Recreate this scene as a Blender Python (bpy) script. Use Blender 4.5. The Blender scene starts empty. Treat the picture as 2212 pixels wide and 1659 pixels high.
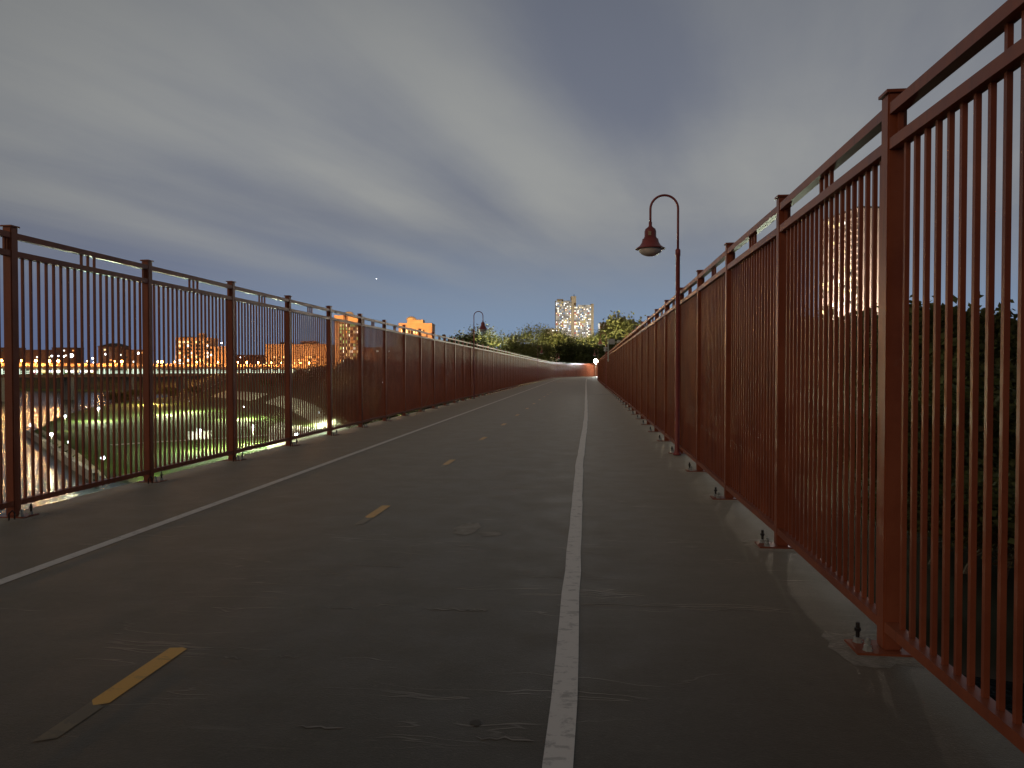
import bpy, bmesh, math, random
from mathutils import Vector, Matrix
random.seed(7)
C = bpy.context.scene.collection
PI = math.pi
# ------------------------------------------------------------------ camera
YAW, PITCH, EYE, FOC = math.radians(5.5), math.radians(1.09), 1.55, 1597.0
cam = bpy.data.objects.new('camera', bpy.data.cameras.new('camera'))
C.objects.link(cam)
cam.location = (0, 0, EYE)
cam.rotation_euler = (PI/2 - PITCH, 0, YAW)
cam.data.sensor_width = 36.0
cam.data.lens = 36.0*FOC/2212.0
cam.data.clip_start = 0.05
cam.data.clip_end = 20000
bpy.context.scene.camera = cam
RM = cam.rotation_euler.to_matrix()
def at(px, py, d):                       # world point seen at (px,py of a 2212x1659 print) at depth d
    v = RM @ Vector(((px-1106)/FOC*d, (829.5-py)/FOC*d, -d))
    return Vector((v.x, v.y, v.z+EYE))
def on(px, py, z):                       # where that ray meets level z
    v = RM @ Vector(((px-1106)/FOC, (829.5-py)/FOC, -1))
    t = (z-EYE)/v.z
    return Vector((v.x*t, v.y*t, z))
# ------------------------------------------------------------------ sky, light, exposure
sc = bpy.context.scene
sc.view_settings.view_transform = 'Standard'; sc.view_settings.look = 'None'
sc.view_settings.exposure = 0.0; sc.view_settings.gamma = 1.0
W = bpy.data.worlds.new('World'); sc.world = W; W.use_nodes = True
class NT:                                # small node helper
    def __init__(s, nt): s.t = nt; s.n = nt.nodes; s.l = nt.links
    def new(s, typ, **kw):
        n = s.n.new(typ)
        for k, v in kw.items(): setattr(n, k, v)
        return n
    def put(s, sock, v):
        if isinstance(v, bpy.types.NodeSocket): s.l.new(v, sock)
        elif v is not None: sock.default_value = v
    def m(s, op, a, b=None, c=None, clamp=False):
        n = s.new('ShaderNodeMath', operation=op, use_clamp=clamp)
        s.put(n.inputs[0], a); s.put(n.inputs[1], b); s.put(n.inputs[2], c)
        return n.outputs[0]
    def mix(s, f, a, b, mode='MIX'):
        n = s.new('ShaderNodeMix', data_type='RGBA', blend_type=mode)
        s.put(n.inputs[0], f); s.put(n.inputs[6], a); s.put(n.inputs[7], b)
        return n.outputs[2]
    def step(s, v, a, b, lo=0.0, hi=1.0):
        n = s.new('ShaderNodeMapRange', interpolation_type='SMOOTHSTEP')
        s.put(n.inputs[0], v); n.inputs[1].default_value = a; n.inputs[2].default_value = b
        n.inputs[3].default_value = lo; n.inputs[4].default_value = hi
        return n.outputs[0]
    def noise(s, vec, scale, detail=4.0, rough=0.55, dist=0.0, dims='3D'):
        n = s.new('ShaderNodeTexNoise', noise_dimensions=dims)
        s.put(n.inputs['Vector'], vec); n.inputs['Scale'].default_value = scale
        n.inputs['Detail'].default_value = detail; n.inputs['Roughness'].default_value = rough
        n.inputs['Distortion'].default_value = dist
        return n.outputs[0]
    def xyz(s, v):
        n = s.new('ShaderNodeSeparateXYZ'); s.put(n.inputs[0], v); return n.outputs
    def vec(s, x, y, z=0.0):
        n = s.new('ShaderNodeCombineXYZ')
        s.put(n.inputs[0], x); s.put(n.inputs[1], y); s.put(n.inputs[2], z); return n.outputs[0]
    def col(s, c): return (c[0], c[1], c[2], 1.0)
def build_sky():
    t = NT(W.node_tree)
    bg = t.n['Background']
    tc = t.new('ShaderNodeTexCoord').outputs['Generated']
    x, y, z = t.xyz(tc)
    zz = t.m('ADD', t.m('MAXIMUM', z, 0.0), 0.055)
    u0 = t.m('DIVIDE', x, zz); v0 = t.m('DIVIDE', y, zz)
    a = math.radians(14)
    u = t.m('ADD', t.m('MULTIPLY', u0, math.cos(a)), t.m('MULTIPLY', v0, -math.sin(a)))
    v = t.m('ADD', t.m('MULTIPLY', u0, math.sin(a)), t.m('MULTIPLY', v0, math.cos(a)))
    big = t.noise(t.vec(u, t.m('MULTIPLY', v, 0.42), 3.7), 0.62, 2.5, 0.5, 0.35)
    fine = t.noise(t.vec(u, t.m('MULTIPLY', v, 0.16), 1.2), 2.4, 5.0, 0.55, 0.5)
    soft = t.noise(t.vec(u, t.m('MULTIPLY', v, 0.6), 8.2), 2.2, 6.0, 0.6, 0.3)
    cover = t.m('ADD', t.m('MULTIPLY', big, 0.40), t.m('ADD', t.m('MULTIPLY', fine, 0.24), t.m('ADD', t.m('MULTIPLY', soft, 0.16), 0.135)))
    # broad banks and gaps of this evening's cloud sheet, in cloud-plane coordinates
    def blob(cu, cv, su, sv, amp, rot=0.0):
        c, s_ = math.cos(rot), math.sin(rot)
        du = t.m('SUBTRACT', u, cu); dv = t.m('SUBTRACT', v, cv)
        p = t.m('DIVIDE', t.m('ADD', t.m('MULTIPLY', du, c), t.m('MULTIPLY', dv, s_)), su)
        q = t.m('DIVIDE', t.m('ADD', t.m('MULTIPLY', du, -s_), t.m('MULTIPLY', dv, c)), sv)
        r = t.m('ADD', t.m('MULTIPLY', p, p), t.m('MULTIPLY', q, q))
        return t.m('MULTIPLY', t.m('EXPONENT', t.m('MULTIPLY', r, -1.0)), amp)
    for args in SKY_BLOBS: cover = t.m('ADD', cover, blob(*args))
    cl = t.step(cover, 0.29, 0.81)
    low = t.step(z, 0.0, 0.22)
    cl = t.m('MULTIPLY', cl, t.step(z, 0.05, 0.22, 0.0, 1.0))
    ahead = t.step(t.m('ADD', y, t.m('MULTIPLY', x, 0.12)), 0.72, 1.0)
    blue = t.mix(low, t.mix(ahead, t.col((0.120, 0.155, 0.275)), t.col((0.215, 0.305, 0.440))), t.col((0.160, 0.178, 0.228)))
    grey = t.mix(t.noise(t.vec(u, t.m('MULTIPLY', v, 0.3), 6.0), 1.3, 3.0), t.col((0.285, 0.295, 0.300)), t.col((0.355, 0.358, 0.340)))
    sky = t.mix(cl, blue, grey)
    dim = t.m('MULTIPLY', t.m('MULTIPLY', t.step(z, 0.22, 0.80, 1.0, 0.50), t.step(y, 0.55, 0.92, 0.68, 1.0)), t.step(y, -0.55, 0.25, 0.60, 1.0))   # sky dimmed behind and overhead to darken the deck, sides dimmed like lens falloff
    sky = t.mix(1.0, sky, t.vec(dim, dim, dim), 'MULTIPLY')
    dn = t.step(z, -0.04, 0.0)
    sky = t.mix(dn, t.col((0.02, 0.02, 0.02)), sky)
    t.put(bg.inputs['Color'], sky); bg.inputs['Strength'].default_value = 1.0
SKY_BLOBS = [   # centre across, centre along, size across, size along, amount, turn
    (-0.95, 2.6, 0.22, 1.2, 0.17, 0.0), (-1.72, 2.9, 0.24, 0.8, 0.13, 0.0), (-1.33, 3.3, 0.15, 0.9, -0.12, 0.0), (-2.15, 2.6, 0.16, 0.9, -0.03, 0.0),
    (-0.42, 2.0, 0.23, 0.78, -0.27, 0.0), (0.0, 3.3, 0.40, 0.8, 0.14, 0.0), (-3.05, 3.6, 0.26, 1.9, 0.15, 0.0),
    (-2.66, 4.5, 0.22, 1.2, -0.20, 0.0), (-3.7, 3.6, 0.32, 1.2, -0.12, 0.0), (-2.22, 4.6, 0.18, 0.9, 0.12, 0.0), (-1.75, 1.55, 0.8, 0.6, 0.13, 0.0),
]
build_sky()
sun = bpy.data.objects.new('sun', bpy.data.lights.new('sun', 'SUN')); C.objects.link(sun)   # the city's warm glow over the river bank, behind to the left
sun.data.energy = 0.56; sun.data.angle = math.radians(50); sun.data.color = (1.0, 0.66, 0.42)
sd = Vector((-0.72, -0.72, 0.20)).normalized()
sun.rotation_euler = sd.to_track_quat('Z', 'Y').to_euler()
# ------------------------------------------------------------------ materials
def newmat(name):
    m = bpy.data.materials.new(name); m.use_nodes = True
    return m, NT(m.node_tree), m.node_tree.nodes['Principled BSDF']
def flat(name, col, rough=0.6, metal=0.0, var=0.25, scale=3.0, bump=0.0, spec=0.5):
    m, t, b = newmat(name)
    o = t.new('ShaderNodeTexCoord').outputs['Object']
    n = t.noise(o, scale, 5.0, 0.6)
    lo = tuple(c*(1-var) for c in col); hi = tuple(min(1, c*(1+var)) for c in col)
    t.put(b.inputs['Base Color'], t.mix(t.step(n, 0.3, 0.7), t.col(lo), t.col(hi)))
    b.inputs['Roughness'].default_value = rough; b.inputs['Metallic'].default_value = metal
    b.inputs['Specular IOR Level'].default_value = spec
    if bump:
        bp = t.new('ShaderNodeBump'); bp.inputs['Strength'].default_value = bump; bp.inputs['Distance'].default_value = 0.02
        t.put(bp.inputs['Height'], t.noise(o, scale*6, 4.0)); t.l.new(bp.outputs[0], b.inputs['Normal'])
    return m
def glow(name, col, strength):
    m, t, b = newmat(name)
    b.inputs['Base Color'].default_value = t.col(tuple(min(1, c*0.8) for c in col))
    b.inputs['Emission Color'].default_value = t.col(col); b.inputs['Emission Strength'].default_value = strength
    return m
def paint_mat():
    m, t, b = newmat('rust_red_paint')
    g = t.new('ShaderNodeNewGeometry').outputs['Position']
    n = t.noise(g, 1.7, 6.0, 0.65); n2 = t.noise(g, 40.0, 3.0)
    c = t.mix(t.step(n, 0.3, 0.72), t.col((0.205, 0.055, 0.026)), t.col((0.300, 0.092, 0.043)))
    c = t.mix(t.step(n2, 0.62, 0.8, 0, 0.35), c, t.col((0.075, 0.022, 0.016)))
    gx, gy, gz_ = t.xyz(g)
    run = t.noise(t.vec(t.m('MULTIPLY', gx, 14.0), t.m('MULTIPLY', gy, 14.0), t.m('MULTIPLY', gz_, 0.9)), 1.0, 4.0, 0.6)
    c = t.mix(t.step(run, 0.52, 0.78, 0, 0.55), c, t.col((0.095, 0.040, 0.028)))      # grime runs down the bars
    c = t.mix(t.step(t.noise(g, 11.0, 5.0, 0.7), 0.64, 0.74, 0, 0.5), c, t.col((0.24, 0.13, 0.085)))   # chalky chips
    t.put(b.inputs['Base Color'], c)
    t.put(b.inputs['Roughness'], t.step(n, 0.2, 0.8, 0.33, 0.47))
    b.inputs['Specular IOR Level'].default_value = 0.24
    return m
def dusty(b, k=0.46):
    b.inputs['Specular IOR Level'].default_value = 0.6; b.inputs['Specular Tint'].default_value = (1.0, 0.88, 0.70, 1)
    b.inputs['Sheen Weight'].default_value = k; b.inputs['Sheen Roughness'].default_value = 0.35; b.inputs['Sheen Tint'].default_value = (1.0, 0.97, 0.74, 1)
def deck_mat():
    m, t, b = newmat('worn_asphalt')
    p = t.new('ShaderNodeTexCoord').outputs['Object']
    x, y, z = t.xyz(p)
    fine = t.noise(p, 90.0, 4.0, 0.7); mid = t.noise(p, 2.2, 6.0, 0.6); big = t.noise(p, 0.45, 4.0, 0.6)
    lane = t.mix(mid, t.col((0.024, 0.0235, 0.018)), t.col((0.044, 0.042, 0.033)))
    side = t.mix(mid, t.col((0.028, 0.0245, 0.018)), t.col((0.048, 0.042, 0.032)))
    wob = t.m('MULTIPLY', t.m('SUBTRACT', t.noise(p, 1.2, 2.0), 0.5), 0.05)
    xs = t.m('ADD', x, wob)
    inlane = t.m('MULTIPLY', t.step(xs, -4.24, -4.18), t.step(xs, -0.06, 0.0, 1.0, 0.0))
    c = t.mix(inlane, side, lane)
    c = t.mix(t.step(big, 0.42, 0.7, 0, 0.4), c, t.col((0.024, 0.020, 0.017)))
    # transverse cracks and light scuffs across the path
    cv = t.vec(t.m('MULTIPLY', x, 0.55), t.m('ADD', t.m('MULTIPLY', y, 4.2), t.m('MULTIPLY', t.noise(p, 1.6, 3.0), 0.9)), 0.0)
    cn = t.noise(cv, 1.0, 3.0, 0.5)
    ridge = t.m('ABSOLUTE', t.m('SUBTRACT', cn, 0.5))
    mask = t.step(t.noise(t.vec(t.m('MULTIPLY', x, 1.1), t.m('MULTIPLY', y, 1.3), 4.0), 1.0, 3.0), 0.50, 0.62)
    crack = t.m('MULTIPLY', t.step(ridge, 0.0, 0.011, 1.0, 0.0), mask)
    scuff = t.m('MULTIPLY', t.step(t.noise(t.vec(t.m('MULTIPLY', x, 1.4), t.m('MULTIPLY', y, 13.0), 2.0), 1.0, 4.0, 0.6), 0.60, 0.70), t.step(t.noise(p, 0.8, 3.0), 0.42, 0.60))
    dirt = t.step(t.noise(t.vec(t.m('MULTIPLY', x, 2.2), t.m('MULTIPLY', y, 0.8), 9.0), 1.0, 6.0, 0.68), 0.42, 0.72)
    c = t.mix(t.m('MULTIPLY', dirt, 0.45), c, t.col((0.068, 0.062, 0.050)))
    c = t.mix(t.m('MULTIPLY', crack, 0.6), c, t.col((0.17, 0.158, 0.14)))
    c = t.mix(t.m('MULTIPLY', scuff, 0.35), c, t.col((0.14, 0.13, 0.115)))
    grit = t.noise(p, 28.0, 3.0, 0.7)
    c = t.mix(t.step(grit, 0.50, 0.78, 0, 0.5), c, t.col((0.095, 0.088, 0.074)))
    c = t.mix(t.step(grit, 0.24, 0.42, 0.5, 0), c, t.col((0.012, 0.011, 0.009)))
    pits = t.step(t.noise(p, 5.0, 2.0), 0.70, 0.76)
    c = t.mix(t.m('MULTIPLY', pits, 0.6), c, t.col((0.015, 0.013, 0.012)))
    c = t.mix(t.step(fine, 0.35, 0.75, 0, 0.35), c, t.col((0.085, 0.078, 0.068)))
    t.put(b.inputs['Base Color'], c)
    t.put(b.inputs['Roughness'], t.step(mid, 0.2, 0.8, 0.50, 0.66))
    dusty(b)
    bp = t.new('ShaderNodeBump'); bp.inputs['Strength'].default_value = 0.35; bp.inputs['Distance'].default_value = 0.012
    h = t.m('ADD', t.m('MULTIPLY', fine, 0.5), t.m('ADD', t.m('MULTIPLY', mid, 1.2), t.m('MULTIPLY', crack, 0.5)))
    t.put(bp.inputs['Height'], h); t.l.new(bp.outputs[0], b.inputs['Normal'])
    return m
def marking_mat(name, col, worn):
    m, t, b = newmat(name)
    p = t.new('ShaderNodeTexCoord').outputs['Object']
    x, y, z = t.xyz(p)
    n = t.noise(p, 9.0, 6.0, 0.7); n2 = t.noise(t.vec(t.m('MULTIPLY', x, 6.0), t.m('MULTIPLY', y, 16.0)), 1.0, 4.0, 0.7)
    wear = t.m('MAXIMUM', t.step(n, worn, worn+0.14), t.step(n2, worn+0.02, worn+0.1, 0, 0.8))
    c = t.mix(wear, t.col(col), t.col(tuple(k*0.55+0.02 for k in col)))
    t.put(b.inputs['Base Color'], c); b.inputs['Roughness'].default_value = 0.58; dusty(b)
    return m
def leaf_mat(name, a, b_):
    m, t, b = newmat(name)
    r = t.new('ShaderNodeNewGeometry').outputs['Random Per Island']
    t.put(b.inputs['Base Color'], t.mix(r, t.col(a), t.col(b_)))
    b.inputs['Roughness'].default_value = 0.7; b.inputs['Specular IOR Level'].default_value = 0.2
    tr = t.new('ShaderNodeBsdfTranslucent'); t.put(tr.inputs[0], t.mix(r, t.col(a), t.col(b_)))
    mx = t.new('ShaderNodeMixShader'); mx.inputs[0].default_value = 0.35
    t.l.new(b.outputs[0], mx.inputs[1]); t.l.new(tr.outputs[0], mx.inputs[2])
    t.l.new(mx.outputs[0], t.n['Material Output'].inputs['Surface'])
    return m
def ground_mat():
    m, t, b = newmat('park_ground')
    p = t.new('ShaderNodeTexCoord').outputs['Object']
    n = t.noise(p, 0.06, 6.0, 0.65); n2 = t.noise(p, 1.2, 5.0, 0.7)
    x, y, z = t.xyz(p)
    g = t.mix(n, t.col((0.065, 0.108, 0.024)), t.col((0.105, 0.155, 0.038)))
    g = t.mix(t.step(n2, 0.4, 0.75, 0, 0.6), g, t.col((0.035, 0.055, 0.016)))
    w = t.mix(n2, t.col((0.030, 0.030, 0.016)), t.col((0.055, 0.050, 0.026)))
    c = t.mix(t.step(z, -20.2, -19.4), g, w)
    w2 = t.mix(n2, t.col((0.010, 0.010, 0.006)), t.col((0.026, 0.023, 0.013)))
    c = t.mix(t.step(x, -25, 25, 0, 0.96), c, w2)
    mud = t.step(z, -22.2, -20.7, 1.0, 0.0)
    c = t.mix(mud, c, t.col((0.05, 0.042, 0.034)))
    t.put(b.inputs['Base Color'], c); b.inputs['Roughness'].default_value = 0.9
    b.inputs['Specular IOR Level'].default_value = 0.1
    return m
def water_mat():
    m, t, b = newmat('river_water')
    p = t.new('ShaderNodeTexCoord').outputs['Object']
    b.inputs['Base Color'].default_value = (0.006, 0.008, 0.009, 1); b.inputs['Roughness'].default_value = 0.12
    b.inputs['IOR'].default_value = 1.33; b.inputs['Specular IOR Level'].default_value = 0.08
    bp = t.new('ShaderNodeBump'); bp.inputs['Strength'].default_value = 0.55; bp.inputs['Distance'].default_value = 0.25
    t.put(bp.inputs['Height'], t.noise(p, 0.9, 3.0, 0.6, 0.6)); t.l.new(bp.outputs[0], b.inputs['Normal'])
    return m
def slab_mat(name, sx, sz, cols, base=0.4):
    """facade of coloured panels: each cell of a grid takes one of several colours"""
    m, t, b = newmat(name)
    p = t.new('ShaderNodeTexCoord').outputs['Object']
    x, y, z = t.xyz(p)
    cx = t.m('FLOOR', t.m('DIVIDE', t.m('ADD', x, t.m('MULTIPLY', y, 1.0)), sx)); cz = t.m('FLOOR', t.m('DIVIDE', z, sz))
    wn = t.new('ShaderNodeTexWhiteNoise', noise_dimensions='3D'); t.put(wn.inputs['Vector'], t.vec(cx, cz, 1.0))
    rmp = t.new('ShaderNodeValToRGB'); rmp.color_ramp.interpolation = 'CONSTANT'
    e = rmp.color_ramp.elements
    while len(e) < len(cols): e.new(0.5)
    acc = 0
    for i, (w, c) in enumerate(cols):
        e[i].position = acc; e[i].color = t.col(c); acc += w
    t.put(rmp.inputs[0], wn.outputs[0])
    fx = t.m('FRACT', t.m('DIVIDE', t.m('ADD', x, y), sx)); fz = t.m('FRACT', t.m('DIVIDE', z, sz))
    edge = t.m('MAXIMUM', t.step(fx, 0.0, 0.12, 1, 0), t.step(fz, 0.0, 0.2, 1, 0))
    t.put(b.inputs['Base Color'], t.mix(edge, rmp.outputs[0], t.col((base, base*0.96, base*0.88))))
    b.inputs['Roughness'].default_value = 0.7
    return m
M = {}
M['paint'] = paint_mat(); M['deck'] = deck_mat()
M['white_line'] = marking_mat('white_road_paint', (0.74, 0.72, 0.66), 0.535)
M['yellow_line'] = marking_mat('yellow_road_paint', (0.80, 0.42, 0.05), 0.545)
M['faded_yellow'] = marking_mat('faded_yellow_paint', (0.17, 0.13, 0.07), 0.46)
M['concrete'] = flat('concrete', (0.26, 0.245, 0.22), 0.85, var=0.3, scale=2.0, bump=0.2)
M['grout'] = flat('grout', (0.17, 0.165, 0.15), 0.9, var=0.35, scale=9.0, bump=0.3)
M['pale_patch'] = flat('pale_repair', (0.20, 0.19, 0.17), 0.8, var=0.3, scale=8)
M['oil'] = flat('oil_stain', (0.016, 0.014, 0.012), 0.7)
for _k in ('grout', 'pale_patch', 'oil'): dusty(M[_k].node_tree.nodes['Principled BSDF'])
M['galv'] = flat('galvanised_steel', (0.42, 0.47, 0.45), 0.45, 0.4, 0.2, 20)
M['dark_steel'] = flat('dark_steel', (0.03, 0.03, 0.03), 0.5, 0.5, 0.3, 20)
M['lamp_red'] = flat('dark_red_lamp_paint', (0.27, 0.062, 0.055), 0.4, var=0.2, scale=4)
M['lens'] = flat('frosted_lens', (0.85, 0.83, 0.72), 0.25, var=0.15, scale=12)
M['ground'] = ground_mat(); M['water'] = water_mat()
M['park_path'] = flat('park_paving', (0.36, 0.33, 0.25), 0.85, var=0.2, scale=0.6)
M['road'] = flat('park_asphalt', (0.17, 0.16, 0.13), 0.8, var=0.25, scale=0.4)
M['bark'] = flat('bark', (0.055, 0.042, 0.030), 0.9, var=0.35, scale=4)
M['leaf_spring'] = leaf_mat('spring_leaves', (0.125, 0.125, 0.036), (0.240, 0.225, 0.085))
M['leaf_dark'] = leaf_mat('dark_leaves', (0.032, 0.040, 0.013), (0.080, 0.085, 0.028))
M['leaf_brown'] = leaf_mat('budding_leaves', (0.050, 0.036, 0.015), (0.105, 0.080, 0.032))
M['brick'] = flat('orange_brick', (0.42, 0.27, 0.17), 0.85, var=0.08, scale=0.3)
M['dark_brick'] = flat('dark_brick', (0.17, 0.09, 0.06), 0.85, var=0.25, scale=0.3)
M['tan_concrete'] = flat('tan_concrete', (0.44, 0.35, 0.22), 0.85, var=0.12, scale=0.2)
M['pink_concrete'] = flat('pink_concrete', (0.46, 0.36, 0.31), 0.85, var=0.1, scale=0.2)
M['dark_roof'] = flat('dark_roof', (0.05, 0.042, 0.038), 0.9)
M['white_paint'] = flat('white_paint', (0.78, 0.77, 0.70), 0.6, var=0.08)
M['grey_plastic'] = flat('grey_plastic', (0.50, 0.54, 0.53), 0.5, var=0.1)
M['pole'] = flat('pole_grey', (0.20, 0.20, 0.19), 0.5, 0.3)
M['black_glass'] = flat('dark_glass', (0.02, 0.022, 0.025), 0.12, var=0.1)
M['tyre'] = flat('tyre_rubber', (0.02, 0.02, 0.02), 0.8)
M['car_red'] = flat('red_car_paint', (0.30, 0.02, 0.02), 0.3)
M['car_grey'] = flat('silver_car_paint', (0.35, 0.36, 0.37), 0.3, 0.3)
M['weed'] = flat('dry_stalk', (0.28, 0.22, 0.12), 0.9)
M['g_white'] = glow('lamp_cool_white', (0.86, 0.93, 1.0), 12)
M['g_warm'] = glow('lamp_sodium', (1.0, 0.40, 0.09), 80)
M['g_flood'] = glow('flood_lamp', (1.0, 0.93, 0.80), 120)
M['g_win_w'] = glow('window_white', (1.0, 0.97, 0.86), 2.2)
M['g_win_y'] = glow('window_yellow', (1.0, 0.78, 0.38), 1.3)
M['g_win_g'] = glow('window_green', (0.35, 0.75, 0.28), 0.8)
M['g_win_o'] = glow('window_orange', (1.0, 0.42, 0.12), 0.9)
M['g_win_b'] = glow('window_bluish', (0.75, 0.85, 1.0), 1.4)
M['g_panel'] = glow('lit_railing_glow', (0.80, 1.0, 0.80), 1.1)  # lamplight on the far bridge railing, put into its material as glow
M['g_red'] = glow('tail_lamp', (1.0, 0.06, 0.05), 8)
M['g_star'] = glow('star_light', (0.95, 0.97, 1.0), 6)
# ------------------------------------------------------------------ mesh builders
class MB:
    def __init__(s): s.v = []; s.f = []; s.mi = []
    def add(s, vs, fs, mi=0):
        k = len(s.v); s.v += [tuple(p) for p in vs]; s.f += [tuple(i+k for i in f) for f in fs]; s.mi += [mi]*len(fs)
    def box(s, x0, x1, y0, y1, z0, z1, mi=0):
        s.add([(x0,y0,z0),(x1,y0,z0),(x1,y1,z0),(x0,y1,z0),(x0,y0,z1),(x1,y0,z1),(x1,y1,z1),(x0,y1,z1)],
              [(3,2,1,0),(4,5,6,7),(0,1,5,4),(1,2,6,5),(2,3,7,6),(3,0,4,7)], mi)
    def tube(s, pts, rad, n=8, mi=0, cap=True):
        pts = [Vector(p) for p in pts]
        if not isinstance(rad, (list, tuple)): rad = [rad]*len(pts)
        vs, fs = [], []
        ref = None
        for i, p in enumerate(pts):
            d = (pts[min(i+1, len(pts)-1)] - pts[max(i-1, 0)]).normalized()
            if ref is None or abs(d.dot(ref)) > 0.95: ref = Vector((1,0,0)) if abs(d.x) < 0.8 else Vector((0,1,0))
            a = (ref - d*ref.dot(d)).normalized(); b = d.cross(a); ref = a
            for k in range(n):
                q = 2*PI*k/n; vs.append(p + (a*math.cos(q) + b*math.sin(q))*rad[i])
        for i in range(len(pts)-1):
            for k in range(n):
                k2 = (k+1) % n; fs.append((i*n+k, i*n+k2, (i+1)*n+k2, (i+1)*n+k))
        if cap: fs.append(tuple(reversed(range(n)))); fs.append(tuple((len(pts)-1)*n+k for k in range(n)))
        s.add(vs, fs, mi)
    def lathe(s, prof, c=(0,0,0), n=20, mi=0):
        vs, fs = [], []
        for r, z in prof:
            for k in range(n):
                q = 2*PI*k/n; vs.append((c[0]+r*math.cos(q), c[1]+r*math.sin(q), c[2]+z))
        for i in range(len(prof)-1):
            for k in range(n):
                k2 = (k+1) % n; fs.append((i*n+k, i*n+k2, (i+1)*n+k2, (i+1)*n+k))
        fs.append(tuple(reversed(range(n)))); fs.append(tuple((len(prof)-1)*n+k for k in range(n)))
        s.add(vs, fs, mi)
    def ball(s, c, r, n=10, mi=0, sz=1.0):
        s.lathe([(max(0.02, math.sin(PI*i/n))*r, -math.cos(PI*i/n)*r*sz) for i in range(n+1)], c, n+2, mi)
    def mesh(s, name, mats, smooth=False):
        me = bpy.data.meshes.new(name); me.from_pydata(s.v, [], s.f)
        for m in (mats if isinstance(mats, (list, tuple)) else [mats]): me.materials.append(m)
        me.polygons.foreach_set('material_index', s.mi)
        if smooth: me.polygons.foreach_set('use_smooth', [True]*len(s.f))
        me.update()
        return me
    def build(s, name, mats, parent=None, loc=None, rot=None, smooth=False):
        return link(name, s.mesh(name, mats, smooth), parent, loc, rot)
def link(name, data, parent=None, loc=None, rot=None):
    o = bpy.data.objects.new(name, data); C.objects.link(o)
    if parent: o.parent = parent
    if loc is not None: o.location = loc
    if rot is not None: o.rotation_euler = rot
    return o
def tag(o, label=None, cat=None, group=None, kind=None):
    if label: o['label'] = label
    if cat: o['category'] = cat
    if group: o['group'] = group
    if kind: o['kind'] = kind
    return o
def thing(name, label, cat, loc=(0,0,0), rz=0.0, group=None):
    return tag(link(name, None, None, loc, (0,0,rz)), label, cat, group)
def dup(o, parent=None):
    c = o.copy(); C.objects.link(c)
    if parent: c.parent = parent
    for ch in [k for k in o.children]: dup(ch, c)
    return c
def bulb(parent, loc, power, col, rad=0.25):
    L = bpy.data.lights.new('bulb', 'POINT'); L.energy = power; L.color = col; L.shadow_soft_size = rad
    return link('bulb', L, parent, loc)
# ------------------------------------------------------------------ path, fences
LEFT = [(-5.95,-9),(-5.95,60),(-5.97,90),(-5.97,108),(-5.8,125),(-5.3,140),(-4.2,152),(-2.2,163),(0.6,172),(4.5,180),(9.5,187),(15,193),(22,199)]
RIGHT = [(1.63,-9),(1.64,4.25),(1.685,6.65),(1.70,9.1),(1.73,11.6),(1.77,17),(1.82,25),(1.95,47),(2.08,80),(2.2,105),(2.45,126),(3.4,149),(7.6,168),(11.1,176),(15.5,182),(21,187.5),(26.8,193)]
def walk(pts, step, y_anchor):
    """points every `step` along a polyline, one of them at y_anchor"""
    P = [Vector((p[0], p[1])) for p in pts]
    L = [0.0]
    for a, b in zip(P, P[1:]): L.append(L[-1]+(b-a).length)
    def pos(s):
        for i in range(len(P)-1):
            if s <= L[i+1] or i == len(P)-2:
                return P[i]+(P[i+1]-P[i])*((s-L[i])/(L[i+1]-L[i]))
    s0 = (y_anchor-pts[0][1]) % step
    out = []
    s = s0
    while s <= L[-1]: out.append(pos(s)); s += step
    return out
def ribbon(a, b, z, thick=None):
    mb = MB(); n = len(a)
    vs = [(p[0], p[1], z) for p in a] + [(p[0], p[1], z) for p in b]
    fs = [(i, n+i, n+i+1, i+1) for i in range(n-1)]
    if thick:
        k = len(vs)
        vs += [(x, y, z-thick) for x, y, _ in vs]
        fs += [(k+i+1, k+n+i+1, k+n+i, k+i) for i in range(n-1)]
        fs += [(i+1, k+i+1, k+i, i) for i in range(n-1)] + [(n+i, k+n+i, k+n+i+1, n+i+1) for i in range(n-1)]
    mb.add(vs, fs); return mb
def offset(pts, d):                      # positive d = to the right of travel
    out = []
    for i, p in enumerate(pts):
        q0 = pts[max(i-1, 0)]; q1 = pts[min(i+1, len(pts)-1)]
        t = Vector((q1[0]-q0[0], q1[1]-q0[1])).normalized()
        out.append((p[0]+t.y*d, p[1]-t.x*d))
    return out
def resample(pts, n):
    P = [Vector((p[0], p[1])) for p in pts]; L = [0.0]
    for a, b in zip(P, P[1:]): L.append(L[-1]+(b-a).length)
    out = []
    for k in range(n):
        s = L[-1]*k/(n-1)
        for i in range(len(P)-1):
            if s <= L[i+1]+1e-6:
                q = P[i]+(P[i+1]-P[i])*((s-L[i])/(L[i+1]-L[i])); out.append((q.x, q.y)); break
    return out
le = resample(offset(LEFT, -0.21), 90); re_ = resample(offset(RIGHT, 0.24), 90)
path = ribbon(le, re_, 0.0, 0.45).build('path', M['deck']); tag(path, 'dark asphalt path along the top of the bridge between two fences', 'path', kind='structure')
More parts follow.
